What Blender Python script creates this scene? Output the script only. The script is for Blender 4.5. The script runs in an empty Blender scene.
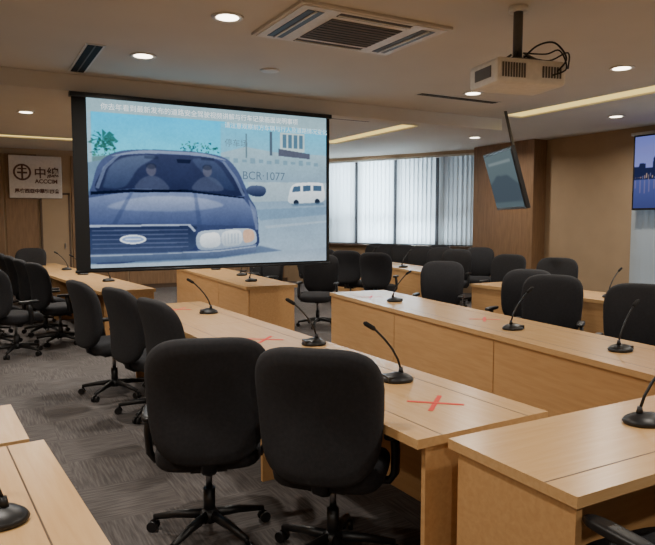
import bpy, bmesh, math, random
import numpy as np
from mathutils import Vector, Matrix
random.seed(3)
R = math.radians
scene = bpy.context.scene
COL = scene.collection

# ------------------------------------------------------------------ materials
def srgb(c):
    return tuple(((v/255.0)/12.92 if v/255.0 <= .04045 else ((v/255.0+.055)/1.055)**2.4) for v in c) + (1.0,)

def new_mat(name):
    m = bpy.data.materials.new(name); m.use_nodes = True
    return m, m.node_tree, m.node_tree.nodes['Principled BSDF']

def plain(name, rgb, rough=.5, metal=0.0, noise=0.06, nscale=20, bump=0.0, bscale=200):
    m, nt, b = new_mat(name)
    b.inputs['Roughness'].default_value = rough
    b.inputs['Metallic'].default_value = metal
    c = srgb(rgb)
    tc = nt.nodes.new('ShaderNodeTexCoord')
    n = nt.nodes.new('ShaderNodeTexNoise'); n.inputs['Scale'].default_value = nscale
    nt.links.new(tc.outputs['Object'], n.inputs['Vector'])
    r = nt.nodes.new('ShaderNodeValToRGB')
    r.color_ramp.elements[0].position = .3; r.color_ramp.elements[1].position = .7
    r.color_ramp.elements[0].color = tuple(v*(1-noise) for v in c[:3])+(1,)
    r.color_ramp.elements[1].color = tuple(min(1, v*(1+noise)) for v in c[:3])+(1,)
    nt.links.new(n.outputs['Fac'], r.inputs['Fac'])
    nt.links.new(r.outputs['Color'], b.inputs['Base Color'])
    if bump > 0:
        n2 = nt.nodes.new('ShaderNodeTexNoise'); n2.inputs['Scale'].default_value = bscale
        nt.links.new(tc.outputs['Object'], n2.inputs['Vector'])
        bp = nt.nodes.new('ShaderNodeBump'); bp.inputs['Strength'].default_value = bump; bp.inputs['Distance'].default_value = .002
        nt.links.new(n2.outputs['Fac'], bp.inputs['Height'])
        nt.links.new(bp.outputs['Normal'], b.inputs['Normal'])
    return m

def wood(name, c1, c2, rough=.35, stretch=(1.2, 14, 14)):
    m, nt, b = new_mat(name)
    b.inputs['Roughness'].default_value = rough
    tc = nt.nodes.new('ShaderNodeTexCoord')
    mp = nt.nodes.new('ShaderNodeMapping'); mp.inputs['Scale'].default_value = stretch
    nt.links.new(tc.outputs['Object'], mp.inputs['Vector'])
    n = nt.nodes.new('ShaderNodeTexNoise'); n.inputs['Scale'].default_value = 3.0
    n.inputs['Detail'].default_value = 8; n.inputs['Distortion'].default_value = .6
    nt.links.new(mp.outputs['Vector'], n.inputs['Vector'])
    r = nt.nodes.new('ShaderNodeValToRGB')
    r.color_ramp.elements[0].position = .3; r.color_ramp.elements[1].position = .72
    r.color_ramp.elements[0].color = srgb(c1); r.color_ramp.elements[1].color = srgb(c2)
    nt.links.new(n.outputs['Fac'], r.inputs['Fac'])
    nt.links.new(r.outputs['Color'], b.inputs['Base Color'])
    return m

def emis(name, rgb, strength=1.0):
    m = bpy.data.materials.new(name); m.use_nodes = True
    nt = m.node_tree; nt.nodes.clear()
    o = nt.nodes.new('ShaderNodeOutputMaterial'); e = nt.nodes.new('ShaderNodeEmission')
    e.inputs['Color'].default_value = srgb(rgb); e.inputs['Strength'].default_value = strength
    nt.links.new(e.outputs[0], o.inputs[0])
    return m

def emis_attr(name, strength):
    m = bpy.data.materials.new(name); m.use_nodes = True
    nt = m.node_tree; nt.nodes.clear()
    o = nt.nodes.new('ShaderNodeOutputMaterial'); e = nt.nodes.new('ShaderNodeEmission')
    a = nt.nodes.new('ShaderNodeAttribute'); a.attribute_name = 'picture'
    e.inputs['Strength'].default_value = strength
    nt.links.new(a.outputs['Color'], e.inputs['Color']); nt.links.new(e.outputs[0], o.inputs[0])
    return m

M = {}
M['desk_top'] = wood('maple_top', (202, 160, 108), (212, 172, 121), .26)
M['desk_panel'] = wood('maple_panel', (196, 150, 98), (208, 164, 112), .45)
M['desk_line'] = plain('dark_inlay', (92, 68, 46), .5)
M['black_fabric'] = plain('black_fabric', (34, 34, 38), .9, noise=.18, nscale=60, bump=.5, bscale=400)
M['black_plastic'] = plain('black_plastic', (22, 22, 24), .42)
M['black_matte'] = plain('black_matte', (10, 10, 11), .8)
M['chrome'] = plain('steel', (150, 150, 152), .3, 1.0)
M['ceil'] = plain('ceiling_paint', (206, 200, 190), .9, noise=.02, nscale=2)
M['white'] = plain('white_metal', (215, 212, 205), .5)
M['offwhite'] = plain('projector_white', (228, 226, 220), .45)
M['greygrill'] = plain('grey_grille', (95, 92, 88), .6)
M['wall_beige'] = plain('beige_wall', (164, 140, 112), .8, noise=.04, nscale=3)
M['wall_wood'] = wood('wall_walnut', (118, 90, 64), (142, 110, 80), .5, (10, 10, 1.0))
M['red'] = plain('red_tape', (220, 62, 44), .6)
M['lamp'] = emis('downlight_glow', (255, 240, 215), 9.0)
M['cove'] = emis('cove_glow', (255, 222, 130), 1.5)
M['trim'] = plain('trim_brown', (84, 64, 48), .6)
M['mull'] = plain('mullion_grey', (60, 64, 70), .5)
M['sign'] = plain('sign_plate', (206, 198, 194), .5)
M['signtext'] = plain('sign_letters', (86, 52, 42), .6)

def carpet():
    m, nt, b = new_mat('patterned_carpet')
    b.inputs['Roughness'].default_value = .95
    tc = nt.nodes.new('ShaderNodeTexCoord')
    def layer(scale, lo, hi):
        mp = nt.nodes.new('ShaderNodeMapping'); mp.inputs['Scale'].default_value = scale
        nt.links.new(tc.outputs['Object'], mp.inputs['Vector'])
        n = nt.nodes.new('ShaderNodeTexNoise'); n.inputs['Scale'].default_value = 1.0; n.inputs['Detail'].default_value = 3
        nt.links.new(mp.outputs['Vector'], n.inputs['Vector'])
        r = nt.nodes.new('ShaderNodeValToRGB')
        r.color_ramp.elements[0].position = .38; r.color_ramp.elements[0].color = srgb(lo)
        r.color_ramp.elements[1].position = .64; r.color_ramp.elements[1].color = srgb(hi)
        nt.links.new(n.outputs['Fac'], r.inputs['Fac']); return r
    a = layer((5, 75, 1), (84, 79, 78), (114, 108, 106))
    c = layer((75, 5, 1), (84, 79, 78), (114, 108, 106))
    ch = nt.nodes.new('ShaderNodeTexChecker'); ch.inputs['Scale'].default_value = 2.0
    nt.links.new(tc.outputs['Object'], ch.inputs['Vector'])
    mm = nt.nodes.new('ShaderNodeMix'); mm.data_type = 'RGBA'
    nt.links.new(ch.outputs['Fac'], mm.inputs[0]); nt.links.new(a.outputs['Color'], mm.inputs[6]); nt.links.new(c.outputs['Color'], mm.inputs[7])
    n2 = nt.nodes.new('ShaderNodeTexNoise'); n2.inputs['Scale'].default_value = 260
    nt.links.new(tc.outputs['Object'], n2.inputs['Vector'])
    mx = nt.nodes.new('ShaderNodeMix'); mx.data_type = 'RGBA'; mx.blend_type = 'MULTIPLY'; mx.inputs[0].default_value = .45
    nt.links.new(mm.outputs[2], mx.inputs[6]); nt.links.new(n2.outputs['Fac'], mx.inputs[7])
    nt.links.new(mx.outputs[2], b.inputs['Base Color'])
    bp = nt.nodes.new('ShaderNodeBump'); bp.inputs['Strength'].default_value = .5; bp.inputs['Distance'].default_value = .004
    nt.links.new(n2.outputs['Fac'], bp.inputs['Height']); nt.links.new(bp.outputs['Normal'], b.inputs['Normal'])
    return m
M['carpet'] = carpet()

def blind_mat():
    m = bpy.data.materials.new('translucent_blind'); m.use_nodes = True
    nt = m.node_tree; nt.nodes.clear()
    o = nt.nodes.new('ShaderNodeOutputMaterial')
    d = nt.nodes.new('ShaderNodeBsdfDiffuse'); t = nt.nodes.new('ShaderNodeBsdfTranslucent')
    d.inputs[0].default_value = srgb((215, 218, 218)); t.inputs[0].default_value = srgb((214, 223, 228))
    mx = nt.nodes.new('ShaderNodeMixShader'); mx.inputs[0].default_value = .6
    nt.links.new(d.outputs[0], mx.inputs[1]); nt.links.new(t.outputs[0], mx.inputs[2]); nt.links.new(mx.outputs[0], o.inputs[0])
    return m
M['blind'] = blind_mat()

# ------------------------------------------------------------------ mesh builder
class B:
    def __init__(self):
        self.bm = bmesh.new(); self.mats = []
    def mi(self, k):
        m = M[k] if isinstance(k, str) else k
        if m not in self.mats: self.mats.append(m)
        return self.mats.index(m)
    def face(self, vs, mi, smooth=False):
        try:
            f = self.bm.faces.new(vs); f.material_index = mi; f.smooth = smooth
            return f
        except ValueError:
            return None
    def box(self, a, b, mat, T=None):
        mi = self.mi(mat)
        x0, y0, z0 = a; x1, y1, z1 = b
        P = [(x0,y0,z0),(x1,y0,z0),(x1,y1,z0),(x0,y1,z0),(x0,y0,z1),(x1,y0,z1),(x1,y1,z1),(x0,y1,z1)]
        vs = [self.bm.verts.new((T @ Vector(p)) if T else p) for p in P]
        for f in [(3,2,1,0),(4,5,6,7),(0,1,5,4),(1,2,6,5),(2,3,7,6),(3,0,4,7)]:
            self.face([vs[i] for i in f], mi)
    def tube(self, pts, rad, mat, seg=10, sx=1.0):
        mi = self.mi(mat)
        pts = [Vector(p) for p in pts]
        if not hasattr(rad, '__len__'): rad = [rad]*len(pts)
        rings = []; up = None
        for i, p in enumerate(pts):
            t = (pts[min(i+1, len(pts)-1)] - pts[max(i-1, 0)])
            if t.length < 1e-9: t = Vector((0, 0, 1))
            t.normalize()
            if up is None:
                up = Vector((0, 1, 0)) if abs(t.z) > .7 else Vector((0, 0, 1))
            s = t.cross(up).normalized(); up2 = s.cross(t).normalized(); up = up2
            rings.append([self.bm.verts.new(p + (s*math.cos(a)*sx + up2*math.sin(a))*rad[i])
                          for a in [2*math.pi*k/seg for k in range(seg)]])
        for r0, r1 in zip(rings, rings[1:]):
            for k in range(seg):
                self.face([r0[k], r0[(k+1) % seg], r1[(k+1) % seg], r1[k]], mi, True)
        self.face(list(reversed(rings[0])), mi); self.face(rings[-1], mi)
    def lathe(self, c, prof, mat, seg=24, sx=1, sy=1, T=None):
        mi = self.mi(mat); c = Vector(c); rings = []
        for r, z in prof:
            ring = []
            for k in range(seg):
                a = 2*math.pi*k/seg
                v = c + Vector((r*math.cos(a)*sx, r*math.sin(a)*sy, z))
                ring.append(self.bm.verts.new((T @ v) if T else v))
            rings.append(ring)
        for r0, r1 in zip(rings, rings[1:]):
            for k in range(seg):
                self.face([r0[k], r0[(k+1) % seg], r1[(k+1) % seg], r1[k]], mi, True)
        self.face(list(reversed(rings[0])), mi); self.face(rings[-1], mi)
    def pad(self, w, h, t, mat, fn, n=3.4, taper=0.0, seg=40, bulge=.35):
        """cushion in local XZ plane (thickness along Y), mapped by fn"""
        mi = self.mi(mat)
        out = []
        for k in range(seg):
            a = 2*math.pi*k/seg
            ca, sa = math.cos(a), math.sin(a)
            x = math.copysign(abs(ca)**(2/n), ca)*w/2
            z = math.copysign(abs(sa)**(2/n), sa)*h/2
            x *= 1 + taper*(z/(h/2))
            out.append((x, z))
        layers = [(.45, -.5-bulge*.35), (.78, -.5-bulge*.22), (.93, -.46), (.985, -.28), (1, 0), (.985, .28), (.93, .46), (.78, .5+bulge*.22), (.45, .5+bulge*.35)]
        rings = [[self.bm.verts.new(fn(Vector((x*s, y*t, z*s)))) for x, z in out] for s, y in layers]
        for r0, r1 in zip(rings, rings[1:]):
            for k in range(seg):
                self.face([r0[k], r1[k], r1[(k+1) % seg], r0[(k+1) % seg]], mi, True)
        for ring, sgn in ((rings[0], -1), (rings[-1], 1)):
            c = self.bm.verts.new(fn(Vector((0, sgn*(.5+bulge*.4)*t, 0))))
            for k in range(seg):
                vs = [ring[k], ring[(k+1) % seg], c]
                if sgn > 0: vs = vs[::-1]
                self.face(vs, mi, True)
    def mesh(self, name):
        bmesh.ops.recalc_face_normals(self.bm, faces=self.bm.faces[:])
        me = bpy.data.meshes.new(name); self.bm.to_mesh(me); self.bm.free()
        for m in self.mats: me.materials.append(m)
        return me
    def obj(self, name, loc=(0, 0, 0), rz=0.0, bevel=0.0, parent=None):
        o = bpy.data.objects.new(name, self.mesh(name)); COL.objects.link(o)
        o.location = loc; o.rotation_euler = (0, 0, rz)
        if bevel:
            md = o.modifiers.new('bevel', 'BEVEL'); md.width = bevel; md.segments = 2; md.limit_method = 'ANGLE'
        if parent: o.parent = parent
        return o

def empty(name, loc=(0, 0, 0), rot=(0, 0, 0)):
    e = bpy.data.objects.new(name, None); COL.objects.link(e)
    e.location = loc; e.rotation_euler = rot; e.empty_display_size = .1
    return e

# ------------------------------------------------------------------ room shell
CZ = 3.2
PL, PR, QN, QF = -3.0, 9.9, -3.0, 15.6
W0 = Vector((9.9, 10.75)); W1 = Vector((7.45, 15.6))

b = B()
vs = [b.bm.verts.new((x, y, 0)) for x, y in [(PL-.1, QN-.1), (PR+.1, QN-.1), (PR+.1, QF+.1), (PL-.1, QF+.1)]]
b.face(vs, b.mi('carpet')); 
vs2 = [b.bm.verts.new((x, y, -.1)) for x, y in [(PL-.1, QN-.1), (PR+.1, QN-.1), (PR+.1, QF+.1), (PL-.1, QF+.1)]]
b.face(vs2, b.mi('carpet'))
for i in range(4): b.face([vs[i], vs[(i+1) % 4], vs2[(i+1) % 4], vs2[i]], b.mi('carpet'))
b.obj('floor')

holes = [(7.05, -1.0, 7.45, 7.3), (6.25, 8.3, 6.6, 11.6), (-1.0, 13.3, 3.2, 13.65)]
xs = sorted({PL-.1, PR+.1} | {h[0] for h in holes} | {h[2] for h in holes})
ys = sorted({QN-.1, QF+.1} | {h[1] for h in holes} | {h[3] for h in holes})
b = B()
for i in range(len(xs)-1):
    for j in range(len(ys)-1):
        cx, cy = (xs[i]+xs[i+1])/2, (ys[j]+ys[j+1])/2
        if any(h[0] < cx < h[2] and h[1] < cy < h[3] for h in holes): continue
        b.box((xs[i], ys[j], CZ), (xs[i+1], ys[j+1], CZ+.12), 'ceil')
b.obj('ceiling')
for h in holes:
    b = B()
    x0, y0, x1, y1 = h
    b.box((x0-.05, y0-.05, CZ+.121), (x1+.05, y1+.05, CZ+.16), 'ceil')
    b.box((x0+.005, y0+.005, CZ+.02), (x1-.005, y1-.005, CZ+.12), 'cove')
    b.obj('cove_light')

b = B(); b.box((PL, 7.5, 3.02), (7.25, 7.75, CZ-.001), 'ceil'); b.obj('ceiling_beam', bevel=.004)
b = B(); b.box((PL-.1, QN-.1, 0), (PL, QF+.1, CZ), 'wall_beige'); b.obj('wall_left')
b = B(); b.box((PL, QN-.1, 0), (PR, QN, CZ), 'wall_beige'); b.obj('wall_rear')
b = B(); b.box((PL, QF, 0), (8.0, QF+.1, CZ), 'wall_beige')
b.obj('wall_back')
b = B()
for x0, x1 in [(-2.9, -1.5), (-1.46, -.2), (-.16, .62), (.66, 1.3), (2.0, 3.2), (3.24, 4.6), (4.64, 6.2), (6.24, 7.3)]:
    b.box((x0, QF-.04, .1), (x1, QF-.001, CZ-.12), 'wall_wood')
b.obj('trim_wall_panelling', bevel=.004)
b = B(); b.box((1.38, QF-.06, 0), (1.92, QF-.022, 2.2), 'wall_beige'); b.box((1.34, QF-.07, 0), (1.38, QF-.022, 2.25), 'trim'); b.box((1.92, QF-.07, 0), (1.96, QF-.022, 2.25), 'trim'); b.box((1.34, QF-.07, 2.2), (1.96, QF-.022, 2.25), 'trim')
b.box((1.82, QF-.09, 1.0), (1.85, QF-.06, 1.12), 'chrome')
b.obj('door_1')
b = B(); b.box((PL, QF-.02, 0), (7.4, QF-.001, .1), 'trim'); b.obj('baseboard_back')

b = B()
b.box((PR, 7.1, 0), (PR+.1, 10.8, CZ), 'wall_beige')
b.box((PR, QN, 0), (PR+.1, 1.0, CZ), 'wall_beige')
b.box((PR, 1.0, 0), (PR+.1, 7.1, .25), 'wall_beige')
b.box((PR, 1.0, 3.1), (PR+.1, 7.1, CZ), 'wall_beige')
b.obj('wall_right')
b = B(); b.box((9.55, 9.0, 0), (9.899, 10.7, CZ-.001), 'wall_wood'); b.obj('wall_right_pier', bevel=.005)
b = B(); b.box((9.86, 7.1, 0), (9.9, 9.0, .1), 'trim'); b.obj('baseboard_right')

def window(name, A, Bp, z0, z1, wall=True, mull=1.05, ang=35):
    A = Vector(A); Bp = Vector(Bp); d = (Bp-A); L = d.length; rz = math.atan2(d.y, d.x)
    if wall:
        w = B()
        w.box((0, -.12, 0), (L, 0, z0), 'wall_beige'); w.box((0, -.12, z1), (L, 0, CZ), 'wall_beige')
        w.box((0, -.12, z0), (.12, 0, z1), 'wall_beige')
        w.box((0, -.02, z0-.04), (L, .16, z0), 'trim')
        w.obj('wall_window_side', (A.x, A.y, 0), rz)
    g = B()
    n = max(1, round(L/mull)); st = L/n
    for i in range(n+1):
        g.box((max(0, i*st-.07), -.09, z0), (min(L, i*st+.07), -.0, z1), 'mull')
    g.box((0, -.09, z0), (L, -.03, z0+.05), 'mull'); g.box((0, -.09, z1-.05), (L, -.03, z1), 'mull')
    g.box((0, -.09, z0+.62), (L, -.03, z0+.66), 'mull')
    g.obj(name, (A.x, A.y, 0), rz)
    s = B(); slat = st/10
    for i in range(1, n*10):
        if i % 10 == 0 : continue
        cx = i*slat
        a = R(ang + random.uniform(-10, 10))
        T = Matrix.Translation((cx, .06, 0)) @ Matrix.Rotation(a, 4, 'Z')
        s.box((-slat*.56, -.0012, z0+.03), (slat*.56, .0012, z1-.05), 'blind', T)
    s.box((0, .02, z1-.05), (L, .10, z1-.005), 'white')
    s.obj('vertical_blinds', (A.x, A.y, 0), rz)
    lt = bpy.data.lights.new('daylight_'+name, 'AREA'); lt.shape = 'RECTANGLE'; lt.size = L; lt.size_y = z1-z0
    lt.color = (.86, .94, 1.0)
    lo = bpy.data.objects.new('daylight_'+name, lt); COL.objects.link(lo)
    nrm = Vector((-d.y, d.x)).normalized()
    c = (A+Bp)/2 - nrm*.6
    lo.location = (c.x, c.y, (z0+z1)/2)
    lo.rotation_euler = Vector((nrm.x, nrm.y, 0)).to_track_quat('-Z', 'Z').to_euler()
    return lt
l1 = window('window_1', W0, W1, 1.05, 3.12, ang=14); l1.energy = 1050
l2 = window('window_2', (PR, 1.0), (PR, 7.1), .25, 3.1, wall=False, ang=20); l2.energy = 330

# ------------------------------------------------------------------ ceiling fittings
lights_on = [(1.80, 4.85), (1.50, 6.35), (5.95, 4.45), (5.5, 6.2), (.75, 10.4), (.3, 11.4), (1.7, 9.2), (5.0, 9.5), (5.6, 12.5), (3.2, 10.8), (8.6, 6.5), (8.4, 9.4),
             (.2, 2.6), (3.2, 1.0), (-1.6, 4.8), (-1.6, 8.0), (6.0, 1.8), (8.6, 3.0), (0, -1.2), (3.2, -1.2), (6.0, -1.2), (2.6, 13.0), (-1.6, 1.2)]  # this row: downlights out of view, added as fill light
for x, y in lights_on:
    b = B()
    b.lathe((x, y, CZ), [(.088, -.001), (.088, -.006), (.118, -.012), (.125, -.006), (.125, -.0005)], 'white', 28)
    b.lathe((x, y, CZ), [(.001, -.004), (.088, -.004), (.088, -.007), (.001, -.009)], 'lamp', 28)
    b.obj('downlight')
    lt = bpy.data.lights.new('downlight_lamp', 'AREA'); lt.shape = 'DISK'; lt.size = .16; lt.energy = 36; lt.color = (1, .92, .81); lt.spread = R(160)
    lo = bpy.data.objects.new('downlight_lamp', lt); COL.objects.link(lo); lo.location = (x, y, CZ-.03)
b = B(); b.lathe((2.8, 6.3, CZ-.001), [(.10, 0), (.10, -.01), (.085, -.016), (.02, -.018)], 'white', 28); b.obj('ceiling_speaker')

b = B()
x0, x1, y0, y1 = 2.12, 3.5, 4.2, 5.15
b.box((x0, y0, CZ-.025), (x1, y1, CZ-.001), 'ceil')
b.box((x0+.03, y0+.03, CZ-.032), (x1-.03, y1-.03, CZ-.02), 'white')
cx0, cx1, cy0, cy1 = x0+.36, x1-.36, y0+.2, y1-.2
b.box((cx0, cy0, CZ-.04), (cx1, cy1, CZ-.03), 'greygrill')
for i in range(9):
    yy = cy0+.03+i*(cy1-cy0-.06)/8
    b.box((cx0+.01, yy-.004, CZ-.046), (cx1-.01, yy+.004, CZ-.038), 'mull')
for a0, a1, c0, c1 in [(x0+.1, x0+.24, y0+.1, y1-.1), (x1-.24, x1-.1, y0+.1, y1-.1), (cx0, cx1, y0+.06, y0+.14), (cx0, cx1, y1-.14, y1-.06)]:
    b.box((a0, c0, CZ-.036), (a1, c1, CZ-.03), 'mull')
    b.box(((a0+a1)/2-.01 if a1-a0 < .2 else a0, (c0+c1)/2-.008 if c1-c0 < .2 else c0, CZ-.044), ((a0+a1)/2+.01 if a1-a0 < .2 else a1, (c0+c1)/2+.008 if c1-c0 < .2 else c1, CZ-.034), 'white')
b.obj('air_conditioner_cassette', bevel=.003)

def slot(x0, y0, x1, y1):
    b = B(); b.box((x0, y0, CZ-.008), (x1, y1, CZ-.001), 'white')
    b.box((x0+.02, y0+.02, CZ-.011), (x1-.02, y1-.02, CZ-.006), 'black_matte')
    if x1-x0 > y1-y0:
        b.box((x0+.02, (y0+y1)/2-.006, CZ-.014), (x1-.02, (y0+y1)/2+.006, CZ-.008), 'greygrill')
    else:
        b.box(((x0+x1)/2-.006, y0+.02, CZ-.014), ((x0+x1)/2+.006, y1-.02, CZ-.008), 'greygrill')
    b.obj('air_diffuser')
slot(.95, 6.15, 1.12, 7.35)
slot(4.9, 6.45, 6.2, 6.6)
slot(4.2, 8.6, 5.6, 8.75)

# ------------------------------------------------------------------ projector
pr = empty('ceiling_projector', (3.6, 3.58, 2.70), (0, 0, R(-12)))
b = B()
b.box((-.29, -.2, -.1), (.29, .2, .08), 'offwhite'); b.obj('body', bevel=.03, parent=pr)
b = B()
for i in range(9):
    b.box((-.25+i*.022, -.206, -.06), (-.238+i*.022, -.199, .04), 'greygrill')
for i in range(7):
    b.box((.08+i*.024, -.206, -.05), (.092+i*.024, -.199, .03), 'greygrill')
b.box((-.296, -.12, -.05), (-.289, .1, .03), 'greygrill')
b.obj('vents', parent=pr)
b = B(); b.tube([(0, .19, 0), (0, .26, 0)], [.07, .06], 'black_plastic', 20); b.obj('lens', parent=pr)
b = B(); b.tube([(0, 0, .12), (0, 0, .46)], .035, 'greygrill', 16); b.box((-.11, -.11, .08), (.11, .11, .105), 'greygrill')
b.lathe((0, 0, .0), [(.07, .46), (.07, .499)], 'white', 20)
for sx in (-.1, .1):
    for sy in (-.1, .1): b.tube([(sx, sy, .10), (sx*.3, sy*.3, .16)], .008, 'greygrill', 6)
b.obj('ceiling_mount', parent=pr)
b = B()
def loop(pts, r):
    ps = [Vector(p) for p in pts]; out = []
    for i in range(len(ps)-1):
        p0 = ps[max(0, i-1)]; p1 = ps[i]; p2 = ps[i+1]; p3 = ps[min(len(ps)-1, i+2)]
        for k in range(6):
            t = k/6; out.append(.5*((2*p1)+(-p0+p2)*t+(2*p0-5*p1+4*p2-p3)*t*t+(-p0+3*p1-3*p2+p3)*t**3))
    out.append(ps[-1]); b.tube(out, r, 'black_plastic', 6)
loop([(.03, -.03, .12), (.1, -.1, .2), (.22, -.14, .22), (.28, -.2, .1), (.2, -.21, .0)], .007)
loop([(.03, -.03, .16), (.16, -.12, .14), (.22, -.2, .15), (.26, -.23, .02), (.16, -.21, -.03)], .006)
loop([(.03, -.03, .14), (.2, -.1, .10), (.29, -.2, .14), (.28, -.22, .02)], .006)
b.obj('cables', parent=pr)

# ------------------------------------------------------------------ picture painter (numpy canvas -> coloured mesh grid)
class Canvas:
    def __init__(s, w, h, uw, uh):
        s.w, s.h, s.uw, s.uh = w, h, uw, uh
        s.X, s.Y = np.meshgrid((np.arange(w)+.5)/w*uw, (np.arange(h)+.5)/h*uh)
        s.C = np.zeros((h, w, 3))
        s.rng = np.random.RandomState(4)
    def blur(s, m, k):
        for _ in range(k):
            p = np.pad(m, 1, mode='edge')
            m = (p[1:-1, 1:-1]*2+p[:-2, 1:-1]+p[2:, 1:-1]+p[1:-1, :-2]+p[1:-1, 2:])/6
        return m
    def noise(s, cell):
        gh, gw = int(s.h/cell)+3, int(s.w/cell)+3
        g = s.rng.rand(gh, gw)
        yy = np.arange(s.h)/cell; xx = np.arange(s.w)/cell
        y0 = yy.astype(int); x0 = xx.astype(int); fy = (yy-y0)[:, None]; fx = (xx-x0)[None, :]
        a = g[y0][:, x0]; b_ = g[y0][:, x0+1]; c = g[y0+1][:, x0]; d = g[y0+1][:, x0+1]
        return (a*(1-fx)+b_*fx)*(1-fy)+(c*(1-fx)+d*fx)*fy
    def mask(s, pts):
        m = np.zeros(s.X.shape, bool); n = len(pts)
        for i in range(n):
            x0, y0 = pts[i]; x1, y1 = pts[(i+1) % n]
            if y0 == y1: continue
            c = ((y0 > s.Y) != (y1 > s.Y)) & (s.X < (x1-x0)*(s.Y-y0)/(y1-y0)+x0)
            m ^= c
        return m.astype(float)
    def fill(s, pts, c0, c1=None, alpha=1.0, soft=1, axis='y'):
        m = s.blur(s.mask(pts), soft)*alpha
        if c1 is None: col = np.array(c0, float)[None, None, :]
        else:
            i = 1 if axis == 'y' else 0
            lo = min(p[i] for p in pts); hi = max(p[i] for p in pts)
            t = np.clip(((s.Y if i else s.X)-lo)/(hi-lo), 0, 1)[..., None]
            col = np.array(c0, float)*(1-t)+np.array(c1, float)*t
        s.C = s.C*(1-m[..., None])+col*m[..., None]
    def to_object(s, name, W, H, strength, parent, loc, z):
        nx, ny = s.w, s.h
        me = bpy.data.meshes.new(name)
        gx = np.linspace(0, W, nx); gz = np.linspace(H, 0, ny)
        co = np.zeros((ny, nx, 3)); co[..., 0] = gx[None, :]; co[..., 2] = gz[:, None]; co[..., 1] = z
        idx = np.arange(nx*ny).reshape(ny, nx)
        q = np.stack([idx[1:, :-1], idx[1:, 1:], idx[:-1, 1:], idx[:-1, :-1]], -1).reshape(-1, 4)
        me.from_pydata(co.reshape(-1, 3).tolist(), [], q.tolist())
        at = me.color_attributes.new('picture', 'FLOAT_COLOR', 'POINT')
        c = np.clip(s.C, 0, 255)/255.0
        lin = np.where(c <= .04045, c/12.92, ((c+.055)/1.055)**2.4)
        rgba = np.ones((ny, nx, 4)); rgba[..., :3] = lin
        at.data.foreach_set('color', rgba.reshape(-1).astype(np.float32))
        me.materials.append(emis_attr(name+'_light', strength))
        o = bpy.data.objects.new(name, me); COL.objects.link(o); o.location = loc; o.parent = parent
        return o

def smooth(pts, n=6):
    ps = [Vector(p) for p in pts]; N = len(ps); out = []
    for i in range(N):
        p0, p1, p2, p3 = ps[i-1], ps[i], ps[(i+1) % N], ps[(i+2) % N]
        for k in range(n):
            t = k/n; v = .5*((2*p1)+(-p0+p2)*t+(2*p0-5*p1+4*p2-p3)*t*t+(-p0+3*p1-3*p2+p3)*t**3); out.append((v.x, v.y))
    return out
def ell(cx, cy, rx, ry, n=24): return [(cx+rx*math.cos(2*math.pi*k/n), cy+ry*math.sin(2*math.pi*k/n)) for k in range(n)]
def rect(a, c, a2, c2): return [(a, c), (a2, c), (a2, c2), (a, c2)]

SX0, SX1, SZ0, SZ1 = 1.13, 4.09, 1.10, 2.95
SW, SH = SX1-SX0, SZ1-SZ0
sc = empty('projection_screen', (SX0, 7.42, SZ0))
b = B()
b.box((-.15, 0, -.03), (SW+.05, .006, SH+.02), 'black_matte')
b.box((-.17, -.03, SH+.0), (SW+.07, .05, SH+.05), 'black_plastic')
b.tube([(-.16, .003, -.035), (SW+.06, .003, -.035)], .016, 'black_plastic', 12)
b.obj('black_border', parent=sc)

cv = Canvas(500, 340, 242, 165); F = cv.fill
F(rect(-5, -5, 250, 170), (150, 178, 192))
F(rect(-5, -5, 250, 14), (146, 170, 178), (156, 182, 190))
F([(4, 13), (130, 13), (124, 66), (4, 66)], (56, 186, 228), (130, 206, 222), soft=2)
F(rect(124, 14, 250, 64), (110, 186, 214), (146, 180, 196), soft=4)
rnd = random.Random(9)
def foliage(cx, cy, rx, ry, n):
    for _ in range(n):
        a = rnd.uniform(0, 6.283); q = rnd.random()**.5; x = cx+rx*q*math.cos(a); y = cy+ry*q*math.sin(a)
        t = rnd.uniform(0, 6.283); l = rnd.uniform(2.5, 5.5)
        F([(x, y), (x+l*math.cos(t), y+l*.7*math.sin(t)), (x+l*.6*math.cos(t+.7), y+l*.6*math.sin(t+.7))], rnd.choice([(50, 88, 80), (74, 118, 100), (38, 66, 70)]), alpha=.85)
foliage(13, 46, 11, 12, 70); foliage(103, 43, 18, 7, 60)
for k in range(9):
    a = k*.7; F([(13, 38), (13+10*math.cos(a-.2), 37+8*math.sin(a-.2)), (13+14*math.cos(a), 40+9*math.sin(a)), (13+9*math.cos(a+.25), 39+7*math.sin(a+.25))], (50, 90, 82), alpha=.8)
F([(4, 56), (30, 52), (40, 64), (4, 70)], (104, 130, 134), soft=2)
# buildings, signage and street furniture
F([(124, 46), (150, 38), (180, 42), (242, 43), (242, 76), (124, 76)], (158, 184, 194), (138, 160, 176), soft=2)
F(rect(188, 20, 216, 41), (184, 202, 204)); 
for i in range(4): F(rect(190.5+i*6.3, 22, 195+i*6.3, 37), (90, 118, 136))
F([(186, 38), (222, 42), (222, 48), (186, 46)], (88, 92, 106)); F(rect(176, 20, 179, 46), (88, 100, 112)); F(rect(150, 24, 151.5, 50), (100, 120, 130))
for i in range(12): F(rect(128+i*9, 50+(i % 3), 133+i*9, 55+(i % 2)), (112, 140, 156), alpha=.7)
F([(152, 76), (242, 74), (242, 100), (158, 106)], (168, 186, 194), (152, 170, 182), soft=2)
F([(150, 98), (242, 94), (242, 170), (150, 170)], (134, 156, 174), (162, 178, 192), soft=2)
F([(160, 106), (242, 102), (242, 111), (165, 118)], (112, 136, 158), alpha=.7, soft=3)
F([(170, 124), (242, 118), (242, 120), (172, 127)], (176, 190, 200), alpha=.6, soft=2)
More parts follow.
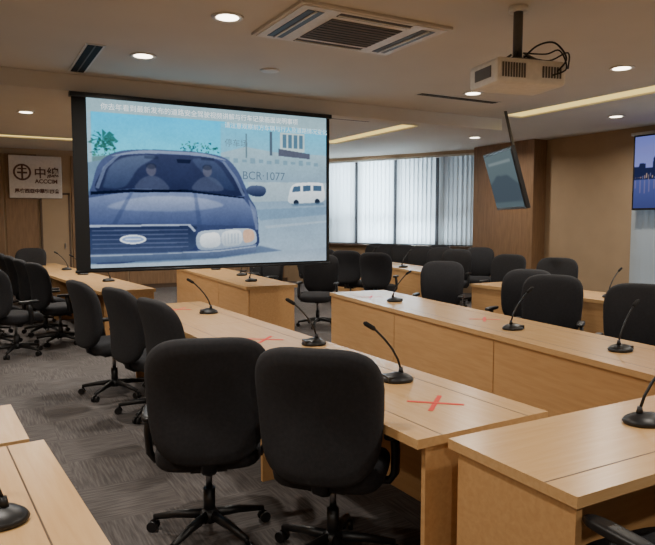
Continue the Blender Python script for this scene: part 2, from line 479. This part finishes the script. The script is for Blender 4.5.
# van
F(smooth([(198, 87), (202, 78), (212, 75), (234, 74.5), (238.5, 78), (239, 95), (218, 98), (198, 98)]), (238, 242, 244), (196, 208, 214))
for q in ([(203, 79.5), (211, 78.5), (211, 85), (201, 86)], [(214, 78.2), (223, 77.5), (223, 84), (214, 85)], [(226, 77.5), (236, 77.5), (236, 84), (226, 84)]): F(q, (76, 96, 116))
F(ell(206, 97.5, 3.2, 3.2), (44, 52, 66)); F(ell(231, 96, 3.2, 3.2), (44, 52, 66)); F([(200, 99), (238, 97), (240, 100), (202, 102)], (100, 120, 140), alpha=.7, soft=2)
F([(0, 62), (16, 58), (16, 100), (0, 100)], (110, 134, 154), soft=2)
# dark saloon car
F([(0, 152), (165, 146), (190, 152), (120, 160), (0, 162)], (86, 100, 124), alpha=.8, soft=5)
body = [(0, 98), (3, 84), (10, 62), (24, 51), (46, 47), (80, 46), (108, 47), (128, 51), (140, 62), (149, 80), (154, 93), (161, 106), (163, 128), (160, 148), (120, 155), (60, 157), (0, 158)]
F(smooth(body, 6), (84, 94, 122), (52, 60, 88))
F(smooth([(20, 55), (46, 48), (80, 47), (108, 48), (130, 54), (108, 51), (80, 50), (46, 51)], 6), (150, 162, 182), alpha=.7)
F(smooth([(7, 89), (13, 68), (27, 55), (48, 51.5), (80, 50.5), (108, 51.5), (125, 56), (137, 72), (146, 91), (90, 87), (40, 86)], 6), (60, 66, 90), (42, 48, 72))
F(smooth([(14, 80), (20, 64), (34, 55), (60, 53), (44, 66), (32, 84), (14, 86)], 6), (118, 132, 152), (70, 82, 108), alpha=.55, soft=4)
F(smooth([(96, 54), (118, 56), (132, 74), (138, 86), (120, 80), (104, 66)], 6), (96, 110, 134), (60, 72, 98), alpha=.4, soft=4)
for cx, cy in [(56, 67), (110, 66)]:       # occupants, faint behind the glass
    F(smooth([(cx-14, cy+20), (cx-11, cy+11), (cx-3, cy+6), (cx+4, cy+6), (cx+12, cy+11), (cx+15, cy+20)], 6), (96, 104, 122), alpha=.45, soft=3)
    F(ell(cx, cy, 4.6, 6), (120, 118, 126), alpha=.5, soft=2); F(ell(cx, cy-4, 5, 3), (40, 46, 62), alpha=.5, soft=2)
    F(rect(cx-6, cy-14, cx+7, cy-11), (36, 42, 60), alpha=.4, soft=2)
F([(80, 55), (94, 55), (93, 58.5), (81, 58.5)], (34, 40, 60))
F([(6, 86), (13, 66), (26, 53), (28, 54), (16, 67), (9, 87)], (124, 136, 158), alpha=.6); F([(125, 55), (128, 55), (140, 71), (149, 91), (146, 91), (137, 72)], (124, 136, 158), alpha=.6)
F([(0, 96), (36, 89), (90, 88), (147, 94), (160, 110), (158, 124), (90, 122), (0, 126)], (122, 134, 162), (66, 76, 106), soft=2)
F(smooth([(16, 104), (50, 94), (100, 94), (126, 102), (90, 108), (40, 108)], 6), (172, 182, 200), (128, 140, 166), alpha=.6, soft=6)
F([(36, 90), (39, 90), (24, 122), (19, 122)], (56, 66, 94), alpha=.4, soft=3); F([(96, 89), (99, 89), (104, 122), (99, 122)], (56, 66, 94), alpha=.4, soft=3)
F([(2, 90), (36, 87), (90, 86), (148, 93), (148, 94), (90, 88.6), (36, 90), (2, 93)], (24, 30, 48))
F([(40, 89), (84, 86.4), (84, 87.6), (40, 90)], (16, 20, 34)); 
F(smooth([(150, 86), (155, 80), (168, 80), (172, 85), (168, 91), (157, 91)], 4), (88, 98, 122), (44, 52, 76))
F([(152, 94), (161, 106), (163, 128), (160, 128), (156, 108)], (134, 146, 170), alpha=.6, soft=2)
F(smooth([(0, 124), (90, 123), (97, 130), (94, 148), (50, 151), (0, 151)], 4), (46, 54, 78), (68, 78, 102))
for i in range(5): F([(2, 127.5+i*4.4), (90, 127+i*4.4), (90, 128.2+i*4.4), (2, 128.7+i*4.4)], (104, 112, 136), alpha=.6)
F([(0, 122.5), (92, 121.6), (98, 129), (96, 130), (90, 123.4), (0, 124.6)], (158, 168, 186))
F(ell(38, 137, 12, 4.6), (226, 232, 236)); F(ell(38, 137, 10, 3.2), (140, 158, 190)); F(rect(31, 136.4, 45, 137.4), (216, 224, 232))
F(smooth([(100, 131), (120, 128), (154, 127), (161, 136), (156, 145), (120, 149), (100, 148)], 4), (178, 190, 202), (136, 150, 168))
F(smooth([(103, 133.5), (120, 131.5), (121, 145), (104, 146)], 4), (250, 252, 252), (180, 190, 198)); F(smooth([(125, 131), (143, 129), (144, 143), (126, 145)], 4), (232, 238, 240), (164, 176, 186)); F(smooth([(147, 129), (157, 129), (158, 139), (148, 142)], 4), (196, 166, 146))
for i in range(5): F(rect(127+i*3.4, 132, 128+i*3.4, 143), (146, 160, 176), alpha=.6)
F([(0, 151), (60, 151), (120, 149), (161, 144), (160, 153), (120, 158), (0, 160)], (112, 124, 148), (74, 86, 108))
F([(0, 152), (60, 152), (120, 150), (160, 146), (160, 147), (120, 151.5), (0, 153.6)], (170, 182, 198), alpha=.7)
F([(0, 161), (60, 161), (120, 159), (165, 154), (242, 150), (242, 170), (0, 170)], (146, 162, 178), (168, 182, 192), soft=3)
cv.C *= (1+.05*(cv.noise(4)-.5)+.05*(cv.noise(22)-.5)+.05*(cv.noise(1.5)-.5))[..., None]
lum = cv.C.mean(axis=2, keepdims=True)
cv.C = lum+(cv.C-lum)*1.18
cv.C = 128+(cv.C-128)*1.12
cv.to_object('projected_picture', SW, SH, 1.3, sc, (0, -.004, 0), 0)

def ptext(body, x, y, size, rgb, par, st=1.5):
    c = bpy.data.curves.new('picture_lettering', 'FONT'); c.body = body; c.size = size
    c.materials.append(emis('lettering_light', rgb, st)); o = bpy.data.objects.new('picture_lettering', c); COL.objects.link(o)
    o.location = (x/242*SW, -.007, (1-y/165)*SH); o.rotation_euler = (R(90), 0, 0); o.parent = par
ptext('你去年看到最新发布的道路安全驾驶视频讲解与行车记录画面说明事项', 12, 9.6, .0775, (240, 246, 246), sc)
ptext('请注意观察前方车辆与行人及道路情况变化', 128, 18.5, .074, (222, 238, 242), sc)
ptext('BCR·1077', 146, 73, .14, (96, 120, 140), sc, 1.1)
ptext('停车场', 128, 38, .10, (110, 138, 154), sc, 1.1)

# ------------------------------------------------------------------ desks
H = .75
def desk(A, Bp, w, panel='far', mod=1.55, name='conference_desk', ends=True, line=True):
    A = Vector(A); Bp = Vector(Bp); d = Bp-A; L = d.length; rz = math.atan2(d.y, d.x)
    b = B(); n = max(1, round(L/mod)); st = L/n
    for i in range(n):
        x0, x1 = i*st+.002, (i+1)*st-.002
        b.box((x0, -w, H-.04), (x1, 0, H), 'desk_top')
        yy = -w+.045 if panel == 'far' else -.02
        b.box((x0+.003, yy-.022, .0), (x1-.003, yy, H-.04), 'desk_panel')
        if ends or i > 0:
            b.box((x0+.01, -w+.045, 0), (x0+.035, -.05, H-.04), 'desk_panel')
        if line:
            b.box((x0, -.13, H), (x1, -.124, H+.0006), 'desk_line'); 
            b.box((x0, -w+.13, H), (x1, -w+.136, H+.0006), 'desk_line')
        b.box((x1-.001, -w+.004, H-.03), (x1+.003, -.004, H-.0015), 'desk_line')
    if ends: b.box((L-.04, -w+.045, 0), (L-.012, -.05, H-.04), 'desk_panel')
    return b.obj(name, (A.x, A.y, 0), rz, bevel=.003)

desk((1.52, 2.0), (1.38, 6.7), .76, 'far')                   # centre row
desk((3.33, 2.10), (3.80, 6.80), .74, 'near')                # right row
desk((1.35, 8.2), (.78, 14.2), .70, 'far')                   # back left row
desk((3.15, 7.9), (3.35, 12.0), .74, 'near')                 # back middle row
desk((6.00, 1.0), (6.05, 6.8), .7, 'near')                   # second right row
desk((6.72, 8.8), (7.40, 13.0), .7, 'near')                  # second right row beyond the aisle
desk((-.32, 0.6), (-.48, 2.68), .70, 'far')                  # left near row
desk((-.53, 2.72), (-.57, 3.3), .70, 'far')
desk((-2.4, 14.75), (.5, 14.75), .5, 'far')
b = B()
for x0, x1 in [(1.64, 3.15), (3.154, 4.6), (4.604, 6.0)]:
    b.box((x0, 1.33, H-.04), (x1, 1.96, H), 'desk_top')
    b.box((x0+.02, 1.35, 0), (x0+.05, 1.92, H-.04), 'desk_panel')
    b.box((x0+.05, 1.89, 0), (x1-.003, 1.915, H-.04), 'desk_panel')
    b.box((x0, 1.46, H), (x1, 1.466, H+.0006), 'desk_line')
b.box((5.95, 1.35, 0), (5.98, 1.92, H-.04), 'desk_panel')
b.obj('head_table', bevel=.003)

# ------------------------------------------------------------------ office chair
def chair_mesh():
    b = B()
    rec = Matrix.Rotation(R(7), 4, 'X')
    def fb(v):
        v = Vector((v.x, v.y + .55*(v.x**2) + .05*math.cos(v.z*5)-.05, v.z))
        return (rec @ v) + Vector((0, -.27, .79))
    b.pad(.57, .62, .085, 'black_fabric', fb, n=3.6, taper=.06)
    def fs(v):
        z = v.y; y = v.z
        zz = z - .03*max(0, (y-.12))/.13
        return Vector((v.x, y+.02, .465+zz))
    b.pad(.52, .50, .10, 'black_fabric', fs, n=4, taper=-.03)
    b.tube([(0, -.02, .40), (0, -.18, .40), (0, -.235, .43), (0, -.25, .52), (0, -.27, .62)], [.02]*5, 'black_plastic', 8, sx=2.0)
    b.box((-.09, -.12, .375), (.09, .12, .415), 'black_plastic')
    b.box((-.19, -.03, .395), (.19, .03, .415), 'black_plastic')
    b.tube([(.06, .03, .39), (.26, .05, .385)], .008, 'black_plastic', 6)
    for s in (-1, 1):
        b.tube([(s*.17, .02, .405), (s*.27, .02, .41), (s*.295, .02, .45), (s*.30, .0, .56), (s*.295, -.02, .655)], [.016, .018, .02, .02, .018], 'black_plastic', 8, sx=1.5)
        def fa(v, s=s): return Vector((s*.29+v.x, -.01+v.z, .665+v.y - .02*max(0, v.z-.06)))
        b.pad(.07, .27, .028, 'black_plastic', fa, n=3, seg=20)
    b.tube([(0, 0, .10), (0, 0, .25)], .03, 'black_plastic', 14); b.tube([(0, 0, .25), (0, 0, .38)], .017, 'chrome', 12)
    b.lathe((0, 0, 0), [(.02, .07), (.055, .08), (.05, .125), (.03, .14)], 'black_plastic', 16)
    for k in range(5):
        a = R(18+72*k); c, s = math.cos(a), math.sin(a)
        b.tube([(c*.03, s*.03, .11), (c*.16, s*.16, .10), (c*.30, s*.30, .075)], [.026, .022, .015], 'black_plastic', 8)
        b.tube([(c*.295, s*.295, .08), (c*.295, s*.295, .05)], .01, 'black_plastic', 8)
        for o in (-.018, .018):
            p = Vector((c*.305, s*.305, .028)); t = Vector((-s, c, 0))
            b.tube([p+t*(o-.009), p+t*(o+.009)], .028, 'black_plastic', 14)
    return b.mesh('office_chair')
CH = chair_mesh()
def chair(x, y, yaw):
    o = bpy.data.objects.new('office_chair', CH); COL.objects.link(o)
    o.location = (x, y, 0); o.rotation_euler = (0, 0, -R(yaw))
chair(1.02, 3.10, 18); chair(1.46, 2.58, 44)
chair(1.38, 4.45, 82); chair(1.30, 5.35, 78); chair(1.12, 6.15, 80)
chair(.98, 9.1, 75); chair(.88, 10.0, 80); chair(.8, 11.0, 80); chair(.72, 12.0, 82)
chair(.42, 8.55, 60); chair(.22, 9.35, 70); chair(.15, 10.2, 70); chair(.05, 11.0, 75)
chair(.9, 13.5, 200)
chair(4.62, 8.65, -140); chair(4.4, 10.3, -100); chair(4.45, 11.2, -90)
chair(5.2, 6.45, -130); chair(5.05, 4.95, -110); chair(4.75, 4.25, -125); chair(4.66, 3.26, -120); chair(4.5, 2.2, -85)
chair(7.2, 7.4, -110); chair(7.15, 6.3, -125); chair(7.2, 4.0, -90)
for i, (x, y) in enumerate([(7.75, 9.2), (7.95, 9.95), (8.05, 10.7), (8.1, 11.4), (8.15, 12.1), (8.2, 12.8)]):
    chair(x, y, -125+random.uniform(-20, 20))
for x, y in [(6.2, 9.3), (6.15, 10.2), (6.2, 11.1), (6.3, 12.0)]: chair(x, y, 50+random.uniform(-15, 15))
for x, y in [(8.75, 9.6), (8.7, 11.0)]: chair(x, y, -130+random.uniform(-15, 15))
chair(1.98, 1.2, 5); chair(2.8, 1.15, -5)

# ------------------------------------------------------------------ gooseneck microphones
def mic_mesh():
    b = B()
    b.lathe((0, 0, 0), [(.085, 0), (.09, .01), (.082, .022), (.06, .036), (.03, .046), (.012, .05)], 'black_plastic', 28, sx=1.0, sy=.85)
    b.box((-.075, -.05, .006), (-.03, .05, .034), 'black_plastic')
    b.tube([(.02, 0, .04), (.02, 0, .075)], [.016, .01], 'black_plastic', 12)
    pts = [(.02, 0, .06), (.0, 0, .12), (-.035, 0, .18), (-.08, 0, .235), (-.13, 0, .285), (-.165, 0, .31)]
    b.tube(pts, .0065, 'black_plastic', 8)
    b.tube([(-.135, 0, .289), (-.145, 0, .297), (-.19, 0, .325), (-.2, 0, .33)], [.008, .013, .013, .007], 'black_matte', 12)
    return b.mesh('gooseneck_microphone')
MC = mic_mesh()
def mic(x, y, rz):
    o = bpy.data.objects.new('gooseneck_microphone', MC); COL.objects.link(o)
    o.location = (x, y, H+.001); o.rotation_euler = (0, 0, R(rz))
mic(2.0, 2.82, -10); mic(2.08, 3.95, -15); mic(1.93, 5.80, -10)
mic(3.98, 5.68, 170); mic(3.78, 3.74, 175); mic(3.78, 2.76, 185)
mic(2.5, 1.70, 160)
mic(.03, 2.03, -20)
mic(3.75, 9.6, 180); mic(3.8, 11.0, 180); mic(3.5, 8.6, 180)
mic(1.7, 9.6, -10); mic(1.55, 11.0, -10); mic(1.45, 12.2, -10)
mic(7.2, 11.2, 180); mic(7.05, 9.8, 180); mic(6.35, 4.8, 180)

def cross(x, y, rz, l=.27):
    b = B()
    for a in (42, -42):
        T = Matrix.Rotation(R(a), 4, 'Z'); b.box((-l/2, -.012, .0002 if a > 0 else .0006), (l/2, .012, .0008 if a > 0 else .0012), 'red', T)
    b.obj('tape_cross', (x, y, H+.0008), R(rz))
cross(1.91, 2.38, 0); cross(1.86, 4.30, 5); cross(1.75, 6.2, 0); cross(3.98, 6.15, 10); cross(3.95, 4.25, 5)

# ------------------------------------------------------------------ wall sign
sg = empty('wall_sign', (.74, 15.53, 2.12))
b = B(); b.box((0, -.04, 0), (1.06, 0, .92), 'sign'); b.obj('plate', bevel=.008, parent=sg)
b = B()
def ring(cx, cz, r, t, n=32):
    mi = b.mi('signtext')
    a = [[b.bm.verts.new((cx+rr*math.cos(2*math.pi*k/n), -.045, cz+rr*math.sin(2*math.pi*k/n))) for k in range(n)] for rr in (r, r-t)]
    for k in range(n): b.face([a[0][k], a[0][(k+1) % n], a[1][(k+1) % n], a[1][k]], mi)
ring(.26, .56, .18, .04)
b.box((.16, -.046, .53), (.36, -.044, .57), 'signtext'); b.box((.24, -.046, .40), (.28, -.044, .72), 'signtext'); b.box((.17, -.046, .62), (.35, -.044, .65), 'signtext')
b.obj('emblem', parent=sg)
def text(body, x, z, size, par, y=-.045):
    c = bpy.data.curves.new('letters', 'FONT'); c.body = body; c.size = size; c.extrude = .002; c.offset = .004
    c.materials.append(M['signtext']); o = bpy.data.objects.new('letters', c); COL.objects.link(o)
    o.location = (x, y, z); o.rotation_euler = (R(90), 0, 0); o.parent = par
text('中總', .49, .46, .26, sg); text('ACCCIM', .51, .33, .12, sg); text('馬來西亞中華總商會', .1, .12, .1, sg)

# ------------------------------------------------------------------ wall display
tv = empty('wall_display', (9.6, 6.9, 1.8), (0, 0, R(-90)))
b = B(); b.box((0, 0, 0), (2.1, .07, 1.22), 'black_plastic'); b.box((.9, .07, .4), (1.2, .28, .8), 'greygrill'); b.obj('case', bevel=.006, parent=tv)
cv = Canvas(260, 150, 1, 1); F = cv.fill
F(rect(-1, -1, 2, .45), (48, 64, 150), (130, 136, 204))
F(smooth([(.0, .2), (.2, .12), (.5, .2), (.8, .1), (1, .2), (.6, .28), (.2, .26)], 5), (120, 124, 190), alpha=.5, soft=8)
F([(0, .42), (.04, .42), (.05, .37), (.1, .38), (.1, .44), (.16, .44), (.165, .32), (.18, .28), (.195, .32), (.2, .43), (.3, .40), (.4, .44), (.5, .34), (.6, .44), (.8, .38), (1, .44), (1, .62), (0, .62)], (30, 36, 70))
F(rect(-1, .6, 2, 2), (76, 86, 146), (16, 20, 50))
for i in range(60): F(rect(.01+i*.0165, .5+.1*rnd.random(), .016+i*.0165, .56+.05*rnd.random()), rnd.choice([(230, 190, 150), (200, 160, 150), (180, 180, 220)]), alpha=.8, soft=1)
for i in range(24): F(rect(.012+i*.04, .61, .02+i*.04, .68+.12*rnd.random()), (160, 136, 160), alpha=.5, soft=2)
cv.to_object('picture', 2.04, 1.16, 1.1, tv, (.03, -.003, .03), 0)

# hanging monitor, tilted, seen nearly edge on
hm = empty('hanging_monitor', (6.80, 6.98, 2.21))
hm.rotation_euler = (Matrix.Rotation(R(-116), 4, 'Z') @ Matrix.Rotation(R(16), 4, 'X')).to_euler()
b = B(); b.box((-.64, 0, -.44), (.64, .06, .44), 'black_plastic'); b.box((-.3, .06, -.2), (.3, .11, .2), 'black_plastic'); b.obj('case', bevel=.008, parent=hm)
b = B(); b.box((-.61, -.004, -.41), (.61, 0, .41), 'black_plastic'); b.obj('panel', parent=hm)
cv = Canvas(120, 80, 1, 1); F = cv.fill  # pale reflection on the monitor glass, painted as glowing colour
F(rect(-1, -1, 2, 2), (128, 146, 150), (88, 104, 112)); F(rect(.1, .15, .9, .2), (170, 184, 186), alpha=.6, soft=2)
F([(.0, .55), (.3, .4), (.7, .42), (1, .6), (1, .9), (0, .9)], (70, 82, 96), alpha=.6, soft=4)
cv.to_object('painted_reflection', 1.2, .80, .7, hm, (-.60, -.006, -.40), 0)
b = B(); b.tube([(0, .1, 0), (0, .22, .05), (0, .26, .3), (0, .28, .97)], .022, 'greygrill', 10); b.box((-.12, .1, -.12), (.12, .14, .12), 'greygrill'); b.obj('bracket', parent=hm)

# ------------------------------------------------------------------ world, camera
w = bpy.data.worlds.new('sky'); scene.world = w; w.use_nodes = True
w.node_tree.nodes['Background'].inputs[0].default_value = (.7, .82, 1, 1); w.node_tree.nodes['Background'].inputs[1].default_value = .6

cam = bpy.data.cameras.new('camera'); co = bpy.data.objects.new('camera', cam); COL.objects.link(co)
cam.sensor_width = 36; cam.lens = 640/655*36
cam.clip_start = .05
co.location = (0, 0, 1.62); co.rotation_euler = (R(90-4.6), 0, R(-29))
scene.camera = co
